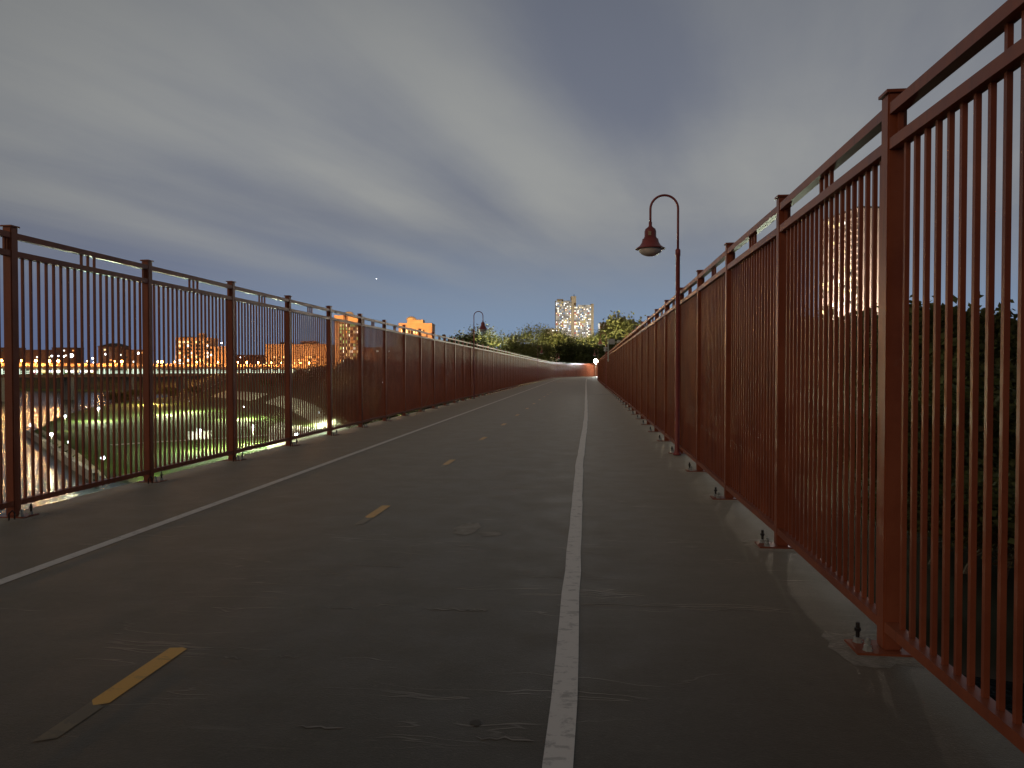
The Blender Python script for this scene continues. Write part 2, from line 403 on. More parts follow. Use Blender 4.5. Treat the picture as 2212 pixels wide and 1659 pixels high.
# white edge lines, slightly wandering as painted
rng = random.Random(3)
rl = [(-0.105,-9),(-0.10,1.5),(-0.09,2.9),(-0.08,5.5),(-0.06,12),(0.04,19.5),(0.09,24),(0.13,32),(0.2,50),(0.3,80),(0.45,110),(0.55,126)]
rl = [(x+rng.uniform(-.006,.006), y) for x, y in resample(rl, 240)]
a = [(x-0.058-rng.uniform(0,.006), y) for x, y in rl]; b = [(x+0.058+rng.uniform(0,.006), y) for x, y in rl]
ribbon(a, b, 0.004).build('edge_line', M['white_line'], path)
ll = resample([p for p in offset(LEFT, 1.72) if p[1] < 126], 160)
a = [(x-0.055, y) for x, y in ll]; b = [(x+0.055, y) for x, y in ll]
ribbon(a, b, 0.004).build('edge_line', M['white_line'], path)
for k in range(12):
    y1 = 3.9+4.34*k; y0 = y1-0.72
    mb = MB(); x = -2.24+rng.uniform(-.01,.01)
    w = 0.05
    pts = [(x-w, y0+.05), (x-w*.2, y0), (x+w, y0+.03), (x+w+.004, y1-.02), (x+w*.3, y1), (x-w, y1-.015)]
    mb.add([(p, q, 0.004) for p, q in pts], [tuple(range(6))])
    d = mb.build('centre_dash', M['yellow_line'], path)
    mb = MB(); mb.add([(x-w*.9, y0-.34, .0035), (x+w*.8, y0-.30, .0035), (x+w*.9, y0-.004, .0035), (x-w*.9, y0+.04, .0035)], [(0,1,2,3)])
    mb.build('worn_end', M['faded_yellow'], d)
# deck joint across the walkway
mb = MB(); mb.box(0.32, 2.0, 46.9, 47.0, 0.0, 0.006); mb.build('joint_strip', M['galv'], path)
# irregular grout skirts round the right posts' base plates are part of the deck surface
def blotch(name, px, py, rx, ry, mat, z, seed, sub=0.25):
    r = random.Random(seed); c = on(px, py, z); n = 18
    mb = MB(); mb.add([(c.x+rx*math.cos(2*PI*k/n)*(1+r.uniform(-sub,sub)), c.y+ry*math.sin(2*PI*k/n)*(1+r.uniform(-sub,sub)), z) for k in range(n)], [tuple(range(n))])
    return mb.build(name, mat, path)
blotch('repair_patch', 1010, 1142, .12, .30, M['pale_patch'], 0.0025, 1); blotch('repair_patch', 1060, 1153, .10, .10, M['pale_patch'], 0.0025, 2)
blotch('stain', 1028, 1561, .026, .026, M['oil'], 0.003, 3)
def chalk(px, py, L, w, seed):         # pale filled crack running across the path
    r = random.Random(seed); c = on(px, py, .003); n = 9
    ys_ = [r.uniform(-.018, .018) for _ in range(n)]; mb = MB()
    a = [(c.x-L/2+L*k/(n-1), c.y+ys_[k]+w*(.25+r.random())*(0.2 if k in (0, n-1) else 1), .0028) for k in range(n)]
    b = [(c.x-L/2+L*k/(n-1), c.y+ys_[k]-w*(.25+r.random())*(0.2 if k in (0, n-1) else 1), .0028) for k in range(n)]
    mb.add(a+b, [(k, n+k, n+k+1, k+1) for k in range(n-1)]); mb.build('crack_filler', M['pale_patch'], path)
for i, (px, py, L, w) in enumerate(((970,1316,.30,.010),(1030,1318,.14,.014),(740,1313,.22,.006),(690,1572,.22,.008),(1090,1596,.25,.008),(620,1418,.12,.007),(500,1420,.10,.006),(500,1250,.25,.006),(735,1240,.30,.006),(815,1222,.45,.006),(1000,1180,.16,.007),(1065,1184,.10,.007),(1190,1246,.35,.008),
      (1390,1307,.9,.006),(1560,1316,.4,.006),(1300,1250,.25,.006),(1270,1195,.25,.006),(1530,1135,.4,.006),(1440,1058,.7,.007),(1330,1055,.4,.006),(1180,1052,.3,.008),(870,1000,.9,.012),(760,975,.6,.010),(1010,962,.8,.014),(880,945,1.0,.012),(1350,985,.5,.010),(1400,940,.6,.012))):
    chalk(px, py, L, w, 50+i)
H_CAP, PW = 3.06, 0.10
STEP = 2.45
def prism_panel(L, n=20):
    """pickets of one panel; path face at local x = 0, panel along +y"""
    mb = MB(); xo = 0.052; h = 0.0118
    g = L-PW; y0 = PW/2; sp = g/n
    for i in range(1, n):
        y = y0+sp*i
        mb.box(xo-h, xo+h, y-h, y+h, 0.10, 2.742)
    for i in (n//2-1, n//2, n//2+1):
        y = y0+sp*i; mb.box(xo-h, xo+h, y-h, y+h, 2.802, 2.932)
    for y in (y0+0.03, y0+g-0.03): mb.box(xo-h, xo+h, y-h, y+h, 2.802, 2.932)
    return mb
def rail(mb, L, z0, z1, x0=0.006, x1=0.072): mb.box(x0, x1, PW/2, L-PW/2, z0, z1)
pk = prism_panel(STEP).mesh('picket_panel', M['paint'])
def one(f):
    mb = MB(); f(mb); return mb
me_top = one(lambda mb: rail(mb, STEP, 2.932, 2.992)).mesh('top_rail', M['paint'])
me_mid = one(lambda mb: rail(mb, STEP, 2.742, 2.802)).mesh('middle_rail', M['paint'])
me_bot = one(lambda mb: rail(mb, STEP, 0.115, 0.170, 0.004, 0.074)).mesh('bottom_rail', M['paint'])
mb = prism_panel(STEP)
for z0, z1 in ((2.932,2.992),(2.742,2.802),(0.115,0.17)): rail(mb, STEP, z0, z1)
me_farpanel = mb.mesh('picket_panel', M['paint'])
def bev_box(x0, x1, y0, y1, z0, z1, name, mat, w=0.004):
    bm = bmesh.new(); bmesh.ops.create_cube(bm, size=1)
    for v in bm.verts: v.co = Vector((x0+(v.co.x+.5)*(x1-x0), y0+(v.co.y+.5)*(y1-y0), z0+(v.co.z+.5)*(z1-z0)))
    bmesh.ops.bevel(bm, geom=bm.edges[:], offset=w, segments=2, affect='EDGES')
    me = bpy.data.meshes.new(name); bm.to_mesh(me); bm.free(); me.materials.append(mat); return me
me_post = bev_box(0, PW, -PW/2, PW/2, 0.012, H_CAP-0.012, 'post', M['paint'], 0.008)
mb = MB(); mb.box(-.012, PW+.012, -PW/2-.012, PW/2+.012, H_CAP-.012, H_CAP+.004); mb.add([(-.012,-.062,H_CAP+.004),(.112,-.062,H_CAP+.004),(.112,.062,H_CAP+.004),(-.012,.062,H_CAP+.004),(.05,0,H_CAP+.016)], [(0,1,4),(1,2,4),(2,3,4),(3,0,4)])
me_cap = mb.mesh('post_cap', M['paint'])
me_plate = bev_box(-.155, .16, -.11, .11, 0.0, 0.014, 'base_plate', M['paint'], 0.003)
def bolt_mesh(h, mats):
    mb = MB()
    mb.lathe([(.028,.014),(.028,.02),(.022,.02),(.022,.042),(.011,.043)], n=6, mi=0)
    mb.lathe([(.011,.04),(.011,h)], n=8, mi=1)
    mb.lathe([(.018,h*.62),(.018,h*.62+.018)], n=6, mi=1)
    return mb.mesh('anchor_bolt', mats)
me_bolt = bolt_mesh(.085, [M['galv'], M['galv']]); me_bolt2 = bolt_mesh(.125, [M['galv'], M['dark_steel']])
def grout_mesh(seed):
    r = random.Random(seed); mb = MB(); n = 22; vs = []
    for k in range(n):
        q = 2*PI*k/n
        rx, ry = 0.20, 0.19
        c, s_ = math.cos(q), math.sin(q)
        e = (abs(c)**4+abs(s_)**4)**-.25
        x = .0+rx*c*e*(1+r.uniform(-.10,.14)) - .02; y = ry*s_*e*(1+r.uniform(-.12,.25))
        vs.append((min(x, .20), y, 0.0035))
    for k in range(n): vs.append((vs[k][0]*1.18+.01 if vs[k][0] < 0 else vs[k][0], vs[k][1]*1.2, 0.0012))
    vs.append((0, 0, 0.0045))
    fs = [(k, (k+1) % n, 2*n) for k in range(n)] + [(n+k, n+(k+1) % n, (k+1) % n, k) for k in range(n)]
    mb.add(vs, fs); return mb.mesh('grout_pad', M['grout'])
grouts = [grout_mesh(s) for s in range(5)]
hoop = MB(); hoop.tube([(-.10,.17,0.0),(-.10,.17,.07),(-.09,.19,.10),(-.07,.21,.07),(-.07,.21,0)], .008, 6); me_hoop = hoop.mesh('cable_hoop', M['dark_steel'])
mb = MB(); mb.box(0, PW, -PW/2, PW/2, 0.0, H_CAP-.012); mb.box(-.012, PW+.012, -PW/2-.012, PW/2+.012, H_CAP-.012, H_CAP+.006); mb.box(-.15,.16,-.11,.11,0,.014)
for s_ in (-.07, .07): mb.box(-.11,-.075,s_-.015,s_+.015,.014,.09)
me_farpost = mb.mesh('post', M['paint'])
def fence(label, pts, y_anchor, left):
    ps = walk(pts, STEP if left else 2.42, y_anchor)
    org = Vector((ps[4].x, ps[4].y, 0))
    root = thing('picket_fence', label, 'fence', org, 0, None)
    for i, p in enumerate(ps):
        q0 = ps[max(i-1, 0)]; q1 = ps[min(i+1, len(ps)-1)]
        tq = (q1-q0); ang = math.atan2(tq.y, tq.x)-PI/2+(PI if left else 0)
        loc = Vector((p.x, p.y, 0))-org
        near = p.y < 46
        o = link('post', me_post if near else me_farpost, root, loc, (0,0,ang))
        if near:
            link('post_cap', me_cap, o); link('base_plate', me_plate, o); link('grout_pad', grouts[i % 5], o)
            link('anchor_bolt', me_bolt, o, (-.085, -.06 if not left else .06, 0)); link('anchor_bolt', me_bolt2, o, (-.095, .065 if not left else -.065, 0))
            if left: link('cable_hoop', me_hoop, o)
        if i+1 < len(ps):
            t = ps[i+1]-p; a2 = math.atan2(t.y, t.x)-PI/2
            if left: loc2 = Vector((ps[i+1].x, ps[i+1].y, 0))-org; a2 += PI
            else: loc2 = loc
            sc_ = t.length/STEP
            o = link('picket_panel', pk if near else me_farpanel, root, loc2, (0,0,a2)); o.scale = (1, sc_, 1)
            if near:
                link('top_rail', me_top, o); link('middle_rail', me_mid, o); link('bottom_rail', me_bot, o)
    return root
fence('tall rust-red picket fence on the left side of the path, overlooking the lit park', LEFT, 7.26, True)
fence('tall rust-red picket fence on the right side of the path, passing close to the viewer', RIGHT, 4.25, False)
# ------------------------------------------------------------------ gooseneck path lamps
def lamp_meshes():
    P = {}
    mb = MB()
    mb.lathe([(.075,0),(.075,.03),(.05,.06),(.042,.10),(.038,3.580),(.046,3.590),(.046,3.690),(.03,3.710)], n=14)
    P['pole'] = mb.mesh('pole', M['lamp_red'], True)
    mb = MB(); R_ = .245
    pts = [(0,0,3.690),(0,0,4.130)]+[(-R_+R_*math.cos(q), 0, 4.430+R_*math.sin(q)) for q in [PI*k/16 for k in range(17)]]+[(-2*R_,0,4.280),(-2*R_,0,4.160)]
    mb.tube(pts, .021, 10); P['gooseneck'] = mb.mesh('gooseneck', M['lamp_red'], True)
    mb = MB()
    prof = [(.03,4.200),(.03,4.130),(.045,4.110),(.09,4.075),(.105,4.030),(.105,3.930),(.115,3.925),(.115,3.900),(.14,3.895),(.155,3.830),(.19,3.775),(.235,3.740),(.268,3.723),(.268,3.714),(.235,3.718),(.2,3.730)]
    mb.lathe(prof, (-2*R_,0,0), 28); P['shade'] = mb.mesh('lamp_shade', M['lamp_red'], True)
    mb = MB()
    mb.lathe([(.21*math.cos(q)+.002, 3.718-.135*math.sin(q)) for q in [PI/2*k/8 for k in range(8)]]+[(.004,3.583)], (-2*R_,0,0), 24)
    P['lens'] = mb.mesh('lens', M['lens'], True)
    mb = MB(); mb.box(-2*R_-.045, -2*R_+.005, -.112, -.09, 3.945, 4.015); P['sticker'] = mb.mesh('access_plate', M['tan_concrete'])
    return P
LM = lamp_meshes()
def path_lamp(x, y, ang, label):
    r = thing('street_lamp', label, 'street lamp', (x, y, 0.014), ang, 'gooseneck lamps along the path')
    link('pole', LM['pole'], r); link('gooseneck', LM['gooseneck'], r)
    s_ = link('lamp_shade', LM['shade'], r); link('lens', LM['lens'], r); link('access_plate', LM['sticker'], s_)
    return r
path_lamp(1.69, 13.55, 0, 'nearest dark red gooseneck lamp, rising above the right fence with its head over the path')
path_lamp(1.92, 63, 0, 'second gooseneck lamp along the right fence, just behind the pale camera mast')
path_lamp(2.2, 112, 0, 'farthest gooseneck lamp on the right fence, above the glaring floodlight')
path_lamp(-5.85, 39.4, PI, 'nearest gooseneck lamp on the left fence, its head against the sky beside the trees')
path_lamp(-5.88, 96, PI, 'middle gooseneck lamp on the left fence, its head against dark green trees')
path_lamp(-5.1, 141, PI-.15, 'farthest small gooseneck lamp on the left fence where the path bends')
# camera mast clamped to the right fence
r = thing('camera_mast', 'pale grey mast with camera and equipment boxes clamped on the right fence top', 'camera mast', (1.93, 58, 2.2))
mb = MB(); mb.tube([(0,0,0),(0,0,1.75)], .045, 10); mb.build('mast', M['grey_plastic'], r)
for z in (.12, .85): mb = MB(); mb.box(-.09,.12,-.09,.09,z,z+.06); mb.build('clamp', M['grey_plastic'], r)
mb = MB(); mb.box(.10,.50,-.15,.15,1.35,1.75); mb.build('equipment_box', M['grey_plastic'], r)
mb = MB(); mb.box(.05,1.0,-.03,.03,1.50,1.55); mb.box(.70,1.05,-.1,.1,1.46,1.66); mb.build('side_arm', M['grey_plastic'], r)
mb = MB(); mb.box(-.36,-.06,-.10,.10,1.02,1.12); mb.ball((-.22,0,.90), .12, 8); mb.build('camera_dome', M['grey_plastic'], r)
# floodlight at the bend
def floodlight(x, y, z, label):
    r = thing('floodlight', label, 'floodlight', (x, y, 0))
    mb = MB(); mb.tube([(0,0,0),(0,0,z-.2)], .05, 8); mb.build('pole', M['galv'], r)
    mb = MB(); mb.lathe([(.12,z-.26),(.16,z-.2),(.10,z-.16)], n=12); mb.build('lamp_housing', M['galv'], r)
    mb = MB(); mb.ball((0,0,z), .42, 16); mb.build('lamp_globe', M['g_flood'], r, smooth=True)
    bulb(r, (0,0,z-.62), 1900, (0.95, 0.97, 1.0), 0.12).data.use_shadow = True
    return r
floodlight(2.9, 172.0, 3.62, 'glaring white floodlight shining where the fence bends out of sight')
# weed in the deck edge
r = thing('weed', 'dry weed stalk leaning out of the base of the left fence', 'weed', (-5.80, 25.2, 0))
mb = MB()
mb.tube([(0,0,0),(.10,.05,.12),(.30,.1,.25),(.42,.12,.55),(.52,.13,.78)], [.012,.011,.010,.008,.004], 5)
mb.build('stalk', M['weed'], r)
mb = MB(); mb.tube([(.3,.1,.25),(.5,.08,.33),(.66,.05,.50)], [.008,.006,.003], 5); mb.build('stem', M['weed'], r)
# ------------------------------------------------------------------ river, terrain
SH = [(-3000,2600),(-450,1500),(-380,800),(-330,520),(-292,411),(-252,332),(-200,249),(-103,150),(-60,122),(0,104),(22,62),(60,46),(400,60),(4000,500)]
YB = [(-4000,1500),(-420,700),(-285,480),(-190,370),(-94,262),(-40,190),(0,152),(15,190),(40,262),(100,300),(300,380),(4000,900)]
def lerp(t, x):
    if x <= t[0][0]: return t[0][1]
    for (a, p), (b, q) in zip(t, t[1:]):
        if x <= b: return p+(q-p)*(x-a)/(b-a)
    return t[-1][1]
def ss(t): t = max(0, min(1, t)); return t*t*(3-2*t)
WATER, PARK = -22.0, -20.5
def gz(x, y):
    s = y-lerp(SH, x)
    z = -26+(PARK+26)*ss((s+5)/9)
    up = ss((y-lerp(YB, x))/95.0)
    return z+up*(-1.2-PARK)
def axis(lo, hi, fine0, fine1, step, grow=1.25):
    v = [fine0]; x = fine0
    while x < fine1: x += step; v.append(x)
    s = step
    while v[-1] < hi: s *= grow; v.append(v[-1]+s)
    s = step
    while v[0] > lo: s *= grow; v.insert(0, v[0]-s)
    return v
xs = axis(-5000, 5000, -360, 240, 5); ys = axis(-400, 9000, 60, 560, 5)
mb = MB(); nx = len(xs)
mb.add([(x, y, gz(x, y)+0.25*math.sin(x*.13+y*.07)*math.sin(y*.11)*(0 if y-lerp(SH, x) < 8 else 1)*ss((y-lerp(YB, x))/50)) for y in ys for x in xs],
       [(j*nx+i, j*nx+i+1, (j+1)*nx+i+1, (j+1)*nx+i) for j in range(len(ys)-1) for i in range(nx-1)])
tag(mb.build('ground', M['ground'], smooth=True), 'grassy river flats rising to a wooded bluff', 'ground', kind='structure')
mb = MB(); mb.add([(-6000,-2000,WATER),(6000,-2000,WATER),(6000,2500,WATER),(-6000,2500,WATER)], [(0,1,2,3)])
tag(mb.build('water', M['water']), 'dark rippled river below the bridge', 'water', kind='structure')
def strip(name, px, w, mat, label, z=0.06, cat='path'):
    pts = [on(x, y, PARK) for x, y in px]
    pts = [(p.x, p.y) for p in pts]
    pts = resample(pts, max(10, len(px)*6))
    for _ in range(3): pts = [pts[0]]+[((a[0]+2*b[0]+c[0])/4, (a[1]+2*b[1]+c[1])/4) for a, b, c in zip(pts, pts[1:], pts[2:])]+[pts[-1]]
    a = offset(pts, -w/2); b = offset(pts, w/2); n = len(pts)
    mb = MB(); mb.add([(p[0], p[1], gz(*p)+z) for p in a]+[(p[0], p[1], gz(*p)+z) for p in b], [(i, n+i, n+i+1, i+1) for i in range(n-1)])
    return tag(mb.build(name, mat), label, cat, kind='structure')
strip('road', [(470,872),(520,879),(570,886),(630,896),(690,912),(730,935)], 9, M['park_path'], 'pale curving park road beyond the lawn', 0.07, 'road')
strip('footpath', [(240,962),(340,955),(430,950),(500,946),(580,940),(650,935)], 4, M['park_path'], 'pale footpath crossing the lawn below the bridge', 0.09)
strip('promenade', [(75,930),(100,948),(150,982),(190,1012),(225,1036)], 5, M['park_path'], 'pale riverside walk along the retaining wall', 0.12)
strip('footpath', [(330,872),(420,868),(520,862)], 4, M['road'], 'distant footpath along the foot of the bluff', 0.08)
pts = [on(x, y, PARK) for x, y in ((575,990),(720,940),(715,895),(640,890),(580,925))]
mb = MB(); mb.add([(p.x, p.y, PARK+0.05) for p in pts], [tuple(range(5))]); tag(mb.build('car_park', M['park_path']), 'pale paved turning area lit by lamps', 'car park', kind='structure')
# river wall
wp = [on(x, y, WATER) for x, y in ((66,942),(90,956),(130,986),(175,1018),(215,1042))]
wp = resample([(p.x, p.y) for p in wp], 16)
r = thing('river_wall', 'dark concrete river wall edging the park beside the water', 'wall', (wp[0][0], wp[0][1], WATER))
q = offset(wp, 1.2); n = len(wp); o = wp[0]
mb = MB()
vs = [(x-o[0], y-o[1], z) for z, L in ((-1, wp), (2.1, wp), (2.1, q), (-1, q)) for x, y in L]
mb.add(vs, [(k*n+i, k*n+i+1, (k+1)*n+i+1, (k+1)*n+i) for k in range(3) for i in range(n-1)]); mb.build('wall', M['concrete'], r)
# ------------------------------------------------------------------ park lamps
mb = MB(); mb.lathe([(.12,0),(.12,.3),(.07,.35),(.05,5.2)], n=8); me_ppole = mb.mesh('pole', M['pole'])
mb = MB(); mb.ball((0,0,5.5), .38, 8); me_pglobe = mb.mesh('lamp_globe', M['g_white'], True); me_pwarm = mb.mesh('lamp_globe', M['g_warm'], True)
def park_lamp(px, py, label, power=2500, col=(0.92, 1.0, 0.72), z=None, warm=False, h=5.5, grp='lamps in the riverside park', d=None):
    if d is None: p = on(px, py, PARK+h)
    else: p = at(px, py, d)
    r = thing('park_lamp', label, 'lamp', (p.x, p.y, p.z-h), 0, grp)
    k = h/5.5
    o = link('pole', me_ppole, r); o.scale = (1,1,k)
    g = link('lamp_globe', me_pwarm if warm else me_pglobe, r, (0,0,h-5.5))
    s_ = max(1.0, math.hypot(p.x, p.y)/300.0); 
    if s_ > 1: g.scale = (s_, s_, s_); g.location.z = h-5.5*s_
    if power: bulb(r, (0,0,h-.75*s_-.1), power, col, .2)
    return r
PL = [
 (67,918,'lamp at the far corner of the river wall, nearest the water'), (111,938,'lamp on the riverside walk, second along from the water corner'),
 (150,955,'lamp over the bright patch of the riverside walk'), (141,899,'lone lamp behind the riverside walk by the small landing'),
 (213,882,'lamp at the dark left edge of the lawn'), (222,989,'lamp beside the slim white post near the bottom of the fence'),
 (355,872,'left of the two lamps at the foot of the bluff beyond the lawn'), (411,867,'right of the two lamps at the foot of the bluff beyond the lawn'),
 (532,844,'lamp at the far end of the park road under the bridge'), (546,921,'lamp over the middle of the lawn by the bright footpath'),
 (525,879,'lamp beside the curving park road'), (649,849,'tall lamp on its pale pole above the far park road'),
 (691,891,'lamp at the edge of the pale turning area'), (640,938,'lamp in the near corner of the pale turning area'),
 (732,859,'left of the paired lamps among the dark trees'), (756,871,'right of the paired lamps among the dark trees')]
for px, py, lb in PL: park_lamp(px, py, lb, (1600 if px < 160 else 70000 if px > 600 else 45000) if py > 880 else 80000, (1.0, 0.88, 0.5) if px < 160 else (0.92, 1.0, 0.66))
park_lamp(322, 862, 'added sodium lamp below the far bridge, hidden by the second left fence post', 150000, (1.0, 0.62, 0.2), warm=True, d=470, h=9)  # unseen lamp put in to light the slope under the far bridge
park_lamp(828, 825, 'small blue-white lamp glimpsed through the far left fence', 0, d=260)
# right bank lamps (seen through the right fence)
PR = [(1661,968,'lamp on the low ground seen between pickets of the right fence'), (1636,975,'lower lamp beside the lit lawn behind the right fence'),
      (1690,985,'lamp over the yellow-green grass behind the right fence')]
for px, py, lb in PR: park_lamp(px, py, lb, 12000, grp='lamps below the right bank')
for px, py, d, lb in ((2153,724,300,'brightest lamp above the trees at the right edge'), (2064,726,310,'lamp over the tree tops left of the brightest one'), (2199,741,290,'lamp at the extreme right above the trees'),
      (2120,757,270,'lower lamp among leaves under the brightest one'), (2103,759,275,'small lamp among leaves, left of the lower one'), (2026,784,260,'lamp low in the dark trees beside the fence post')):
    park_lamp(px, py, lb, 22000, (1.0, 0.92, 0.66), h=9, d=d, grp='lamps among the right trees')
# ------------------------------------------------------------------ park furniture
p = on(408, 951, PARK); q = on(457, 948, PARK)
r = thing('white_shelter', 'long low white shelter with flat panels standing on the lawn', 'shelter', (p.x, p.y, PARK), math.atan2(q.y-p.y, q.x-p.x))
L = (q-p).length; n = 8
for k in range(n):
    mb = MB(); mb.box(L*k/n+.06, L*(k+1)/n-.06, 0, .25, .15, 2.6); mb.build('wall_panel', M['white_paint'], r)
mb = MB(); mb.box(-.1, L+.1, .25, 2.6, 2.45, 2.6); mb.box(0, L, 2.4, 2.6, 0, 2.45); mb.build('roof', M['white_paint'], r)
mb = MB(); mb.tube([(L*.4,1,2.6),(L*.4,1,3.7)], .16, 6); mb.build('vent_pipe', M['white_paint'], r)
park_lamp(432, 930, 'lamp directly behind the white shelter', 22000)
p = on(233, 1010, PARK)
r = thing('white_post', 'slim white post standing on the lawn beside a lamp', 'post', p)
mb = MB(); mb.lathe([(.22,0),(.22,.15),(.14,.2),(.13,3.3),(.18,3.35),(.02,3.5)], n=10); mb.build('shaft', M['white_paint'], r)
def car(px, py, rz, mat, label, lit=True):
    p = on(px, py, PARK)
    r = thing('parked_car', label, 'car', (p.x, p.y, PARK+.05), rz, 'cars in the park')
    prof = [(-2.2,.35),(-2.25,.75),(-1.9,.95),(-1.3,1.42),(.4,1.45),(1.1,.95),(2.0,.82),(2.2,.6),(2.15,.35)]
    mb = MB(); n = len(prof)
    mb.add([(x, -.85+(.16 if z > 1 else 0), z) for x, z in prof]+[(x, .85-(.16 if z > 1 else 0), z) for x, z in prof],
           [tuple(range(n)), tuple(reversed(range(n, 2*n)))]+[((i+1) % n, i, n+i, n+(i+1) % n) for i in range(n)])
    b = mb.build('body', mat, r)
    mb = MB()
    for s_ in (-1, 1): mb.box(-1.2, .5, s_*.72-.01, s_*.72+.01, 1.0, 1.36)
    mb.build('side_glass', M['black_glass'], r)
    for x in (-1.35, 1.35):
        for y in (-.8, .8):
            mb = MB(); mb.tube([(x, y-.1, .33), (x, y+.1, .33)], .33, 12); mb.build('wheel', M['tyre'], r)
    for y in (-.6, .6):
        mb = MB(); mb.box(-2.30, -2.20, y-.22, y+.22, .62, .86); mb.build('tail_light', M['g_red'], r)
        mb = MB(); mb.box(2.1, 2.24, y-.2, y+.2, .5, .72); mb.build('headlight', M['g_win_w'], r)
    return r
car(674, 872, 1.4, M['car_grey'], 'silver car with red tail lights on the far park road')
car(743, 878, 1.3, M['car_red'], 'red car with glowing tail lights under the dark trees')
car(628, 874, .3, M['car_grey'], 'silver car parked farther left along the far park road')
# ------------------------------------------------------------------ trees
def tree_proto(seed, H, R_, nleaf, leaf, lmat, bare=0.0, vase=True):
    r = random.Random(seed); tb = MB(); tips = []
    def grow(p, d, ln, rad, lev):
        pts = [p]; rr = [rad]; q = p.copy(); dd = d.copy()
        for k in range(3):
            dd = (dd+Vector((r.uniform(-.2,.2), r.uniform(-.2,.2), r.uniform(-.04,.16)))).normalized()
            q = q+dd*ln/3; pts.append(q.copy()); rr.append(rad*(1-.2*(k+1)))
        tb.tube(pts, rr, 6 if lev < 2 else 4, cap=False)
        if lev >= 3: tips.append((q, dd)); tips.append((pts[2], dd)); return
        if lev == 2: tips.append((q, dd))
        nb = r.choice((3, 4)) if lev < 2 else 3
        for b in range(nb):
            q_ = 2*PI*(b+r.random()*.6)/nb; sp = (.55 if vase else .85)*(1+.25*lev)*r.uniform(.7,1.2)
            a = dd.orthogonal().normalized(); c = dd.cross(a)
            nd = (dd+(a*math.cos(q_)+c*math.sin(q_))*sp+Vector((0,0,.12))).normalized()
            grow(pts[-1] if b else pts[2], nd, ln*r.uniform(.62,.82), rr[-1]*.68, lev+1)
    grow(Vector((0,0,-.6)), Vector((r.uniform(-.05,.05), r.uniform(-.05,.05), 1)), H*.30, H*.02, 0)
    top = max(t[0].z for t in tips); k = H/max(top, 1)
    lb = MB()
    for i in range(nleaf):
        p, d = r.choice(tips)
        c = p*1.0+Vector((r.gauss(0, R_*.13), r.gauss(0, R_*.13), r.gauss(-R_*.02, R_*.12)))
        s_ = leaf*r.uniform(.5,1.3)
        a = Vector((r.gauss(0,1), r.gauss(0,1), r.gauss(0,1))).normalized(); b = a.orthogonal().normalized()*s_*r.uniform(.5,.9); a = a*s_
        lb.add([c-a*.5, c+b*.5, c+a*.5, c-b*.5], [(0,1,2,3)])
    for m_ in (tb, lb): m_.v = [(x*k, y*k, z*k) for x, y, z in m_.v]
    return tb.mesh('trunk', M['bark']), lb.mesh('crown', lmat)
T = {'vase': tree_proto(1, 18, 6, 2300, .48, M['leaf_spring']), 'round': tree_proto(2, 17, 7, 6000, .6, M['leaf_spring'], vase=False),
     'dark': tree_proto(5, 15, 7, 6500, .65, M['leaf_dark'], vase=False), 'brown': tree_proto(9, 15, 7, 5200, .55, M['leaf_brown'], vase=False),
     'thin': tree_proto(12, 18, 6, 1900, .48, M['leaf_spring'])}
TH = {'vase': 18, 'round': 17, 'dark': 15, 'brown': 15, 'thin': 18}
def tree(kind, px, pytop, d, label, group, zb=None, wide=1.0):
    p = at(px, pytop, d); z0 = gz(p.x, p.y) if zb is None else zb
    h = p.z-z0; k = h/TH[kind]
    r = thing('bare_tree' if kind == 'thin' else 'leafy_tree', label, 'tree', (p.x, p.y, z0), random.uniform(0, 6.28), group)
    r.scale = (k*wide, k*wide, k)
    link('trunk', T[kind][0], r); link('crown', T[kind][1], r)
    return r
G1 = 'trees at the end of the bridge'
for kind, px, py, d, w, lb in (
 ('thin', 985, 728, 250, .9, 'low tree at the left end of the row, behind the left fence top'),
 ('thin', 1012, 722, 262, .9, 'thin tree just left of the nearest left lamp'),
 ('vase', 1068, 706, 255, 1.0, 'spreading pale tree right of the nearest left lamp head'),
 ('vase', 1138, 705, 262, 1.0, 'spreading pale tree in the middle of the row, left of the twin towers'),
 ('round', 1105, 742, 225, 1.0, 'shorter bushy tree between two spreading pale trees'),
 ('thin', 1176, 714, 268, .9, 'loose tree left of the twin towers'),
 ('round', 1165, 742, 228, 1.0, 'bushy tree above the middle left lamp'),
 ('round', 1208, 724, 250, .9, 'tree covering the foot of the left tower'),
 ('dark', 1222, 752, 222, 1.1, 'dark bushy tree above the bend of the fence'),
 ('round', 1252, 733, 245, .8, 'tree covering the foot of the right tower'),
 ('dark', 1266, 758, 215, 1.0, 'dark bush left of the floodlight'),
 ('round', 1296, 722, 250, .8, 'tree between the twin towers and the camera mast'),
 ('round', 1328, 690, 255, .95, 'tallest green tree above the far right fence'),
 ('vase', 1352, 698, 262, .9, 'green tree at the right end of the row, cut by the right fence'),
 ('dark', 1305, 752, 205, .9, 'dark tree behind the floodlight and farthest lamps'),
 ('round', 1380, 716, 250, .9, 'green tree mostly hidden behind the right fence'),
 ('dark', 1040, 748, 232, 1.1, 'darker bush below the nearest left lamp head'),
 ('dark', 985, 752, 240, 1.1, 'darker bush behind the left fence at the row end')):
    tree(kind, px, py, d, lb, G1, wide=w)
G2 = 'trees on the left bluff'
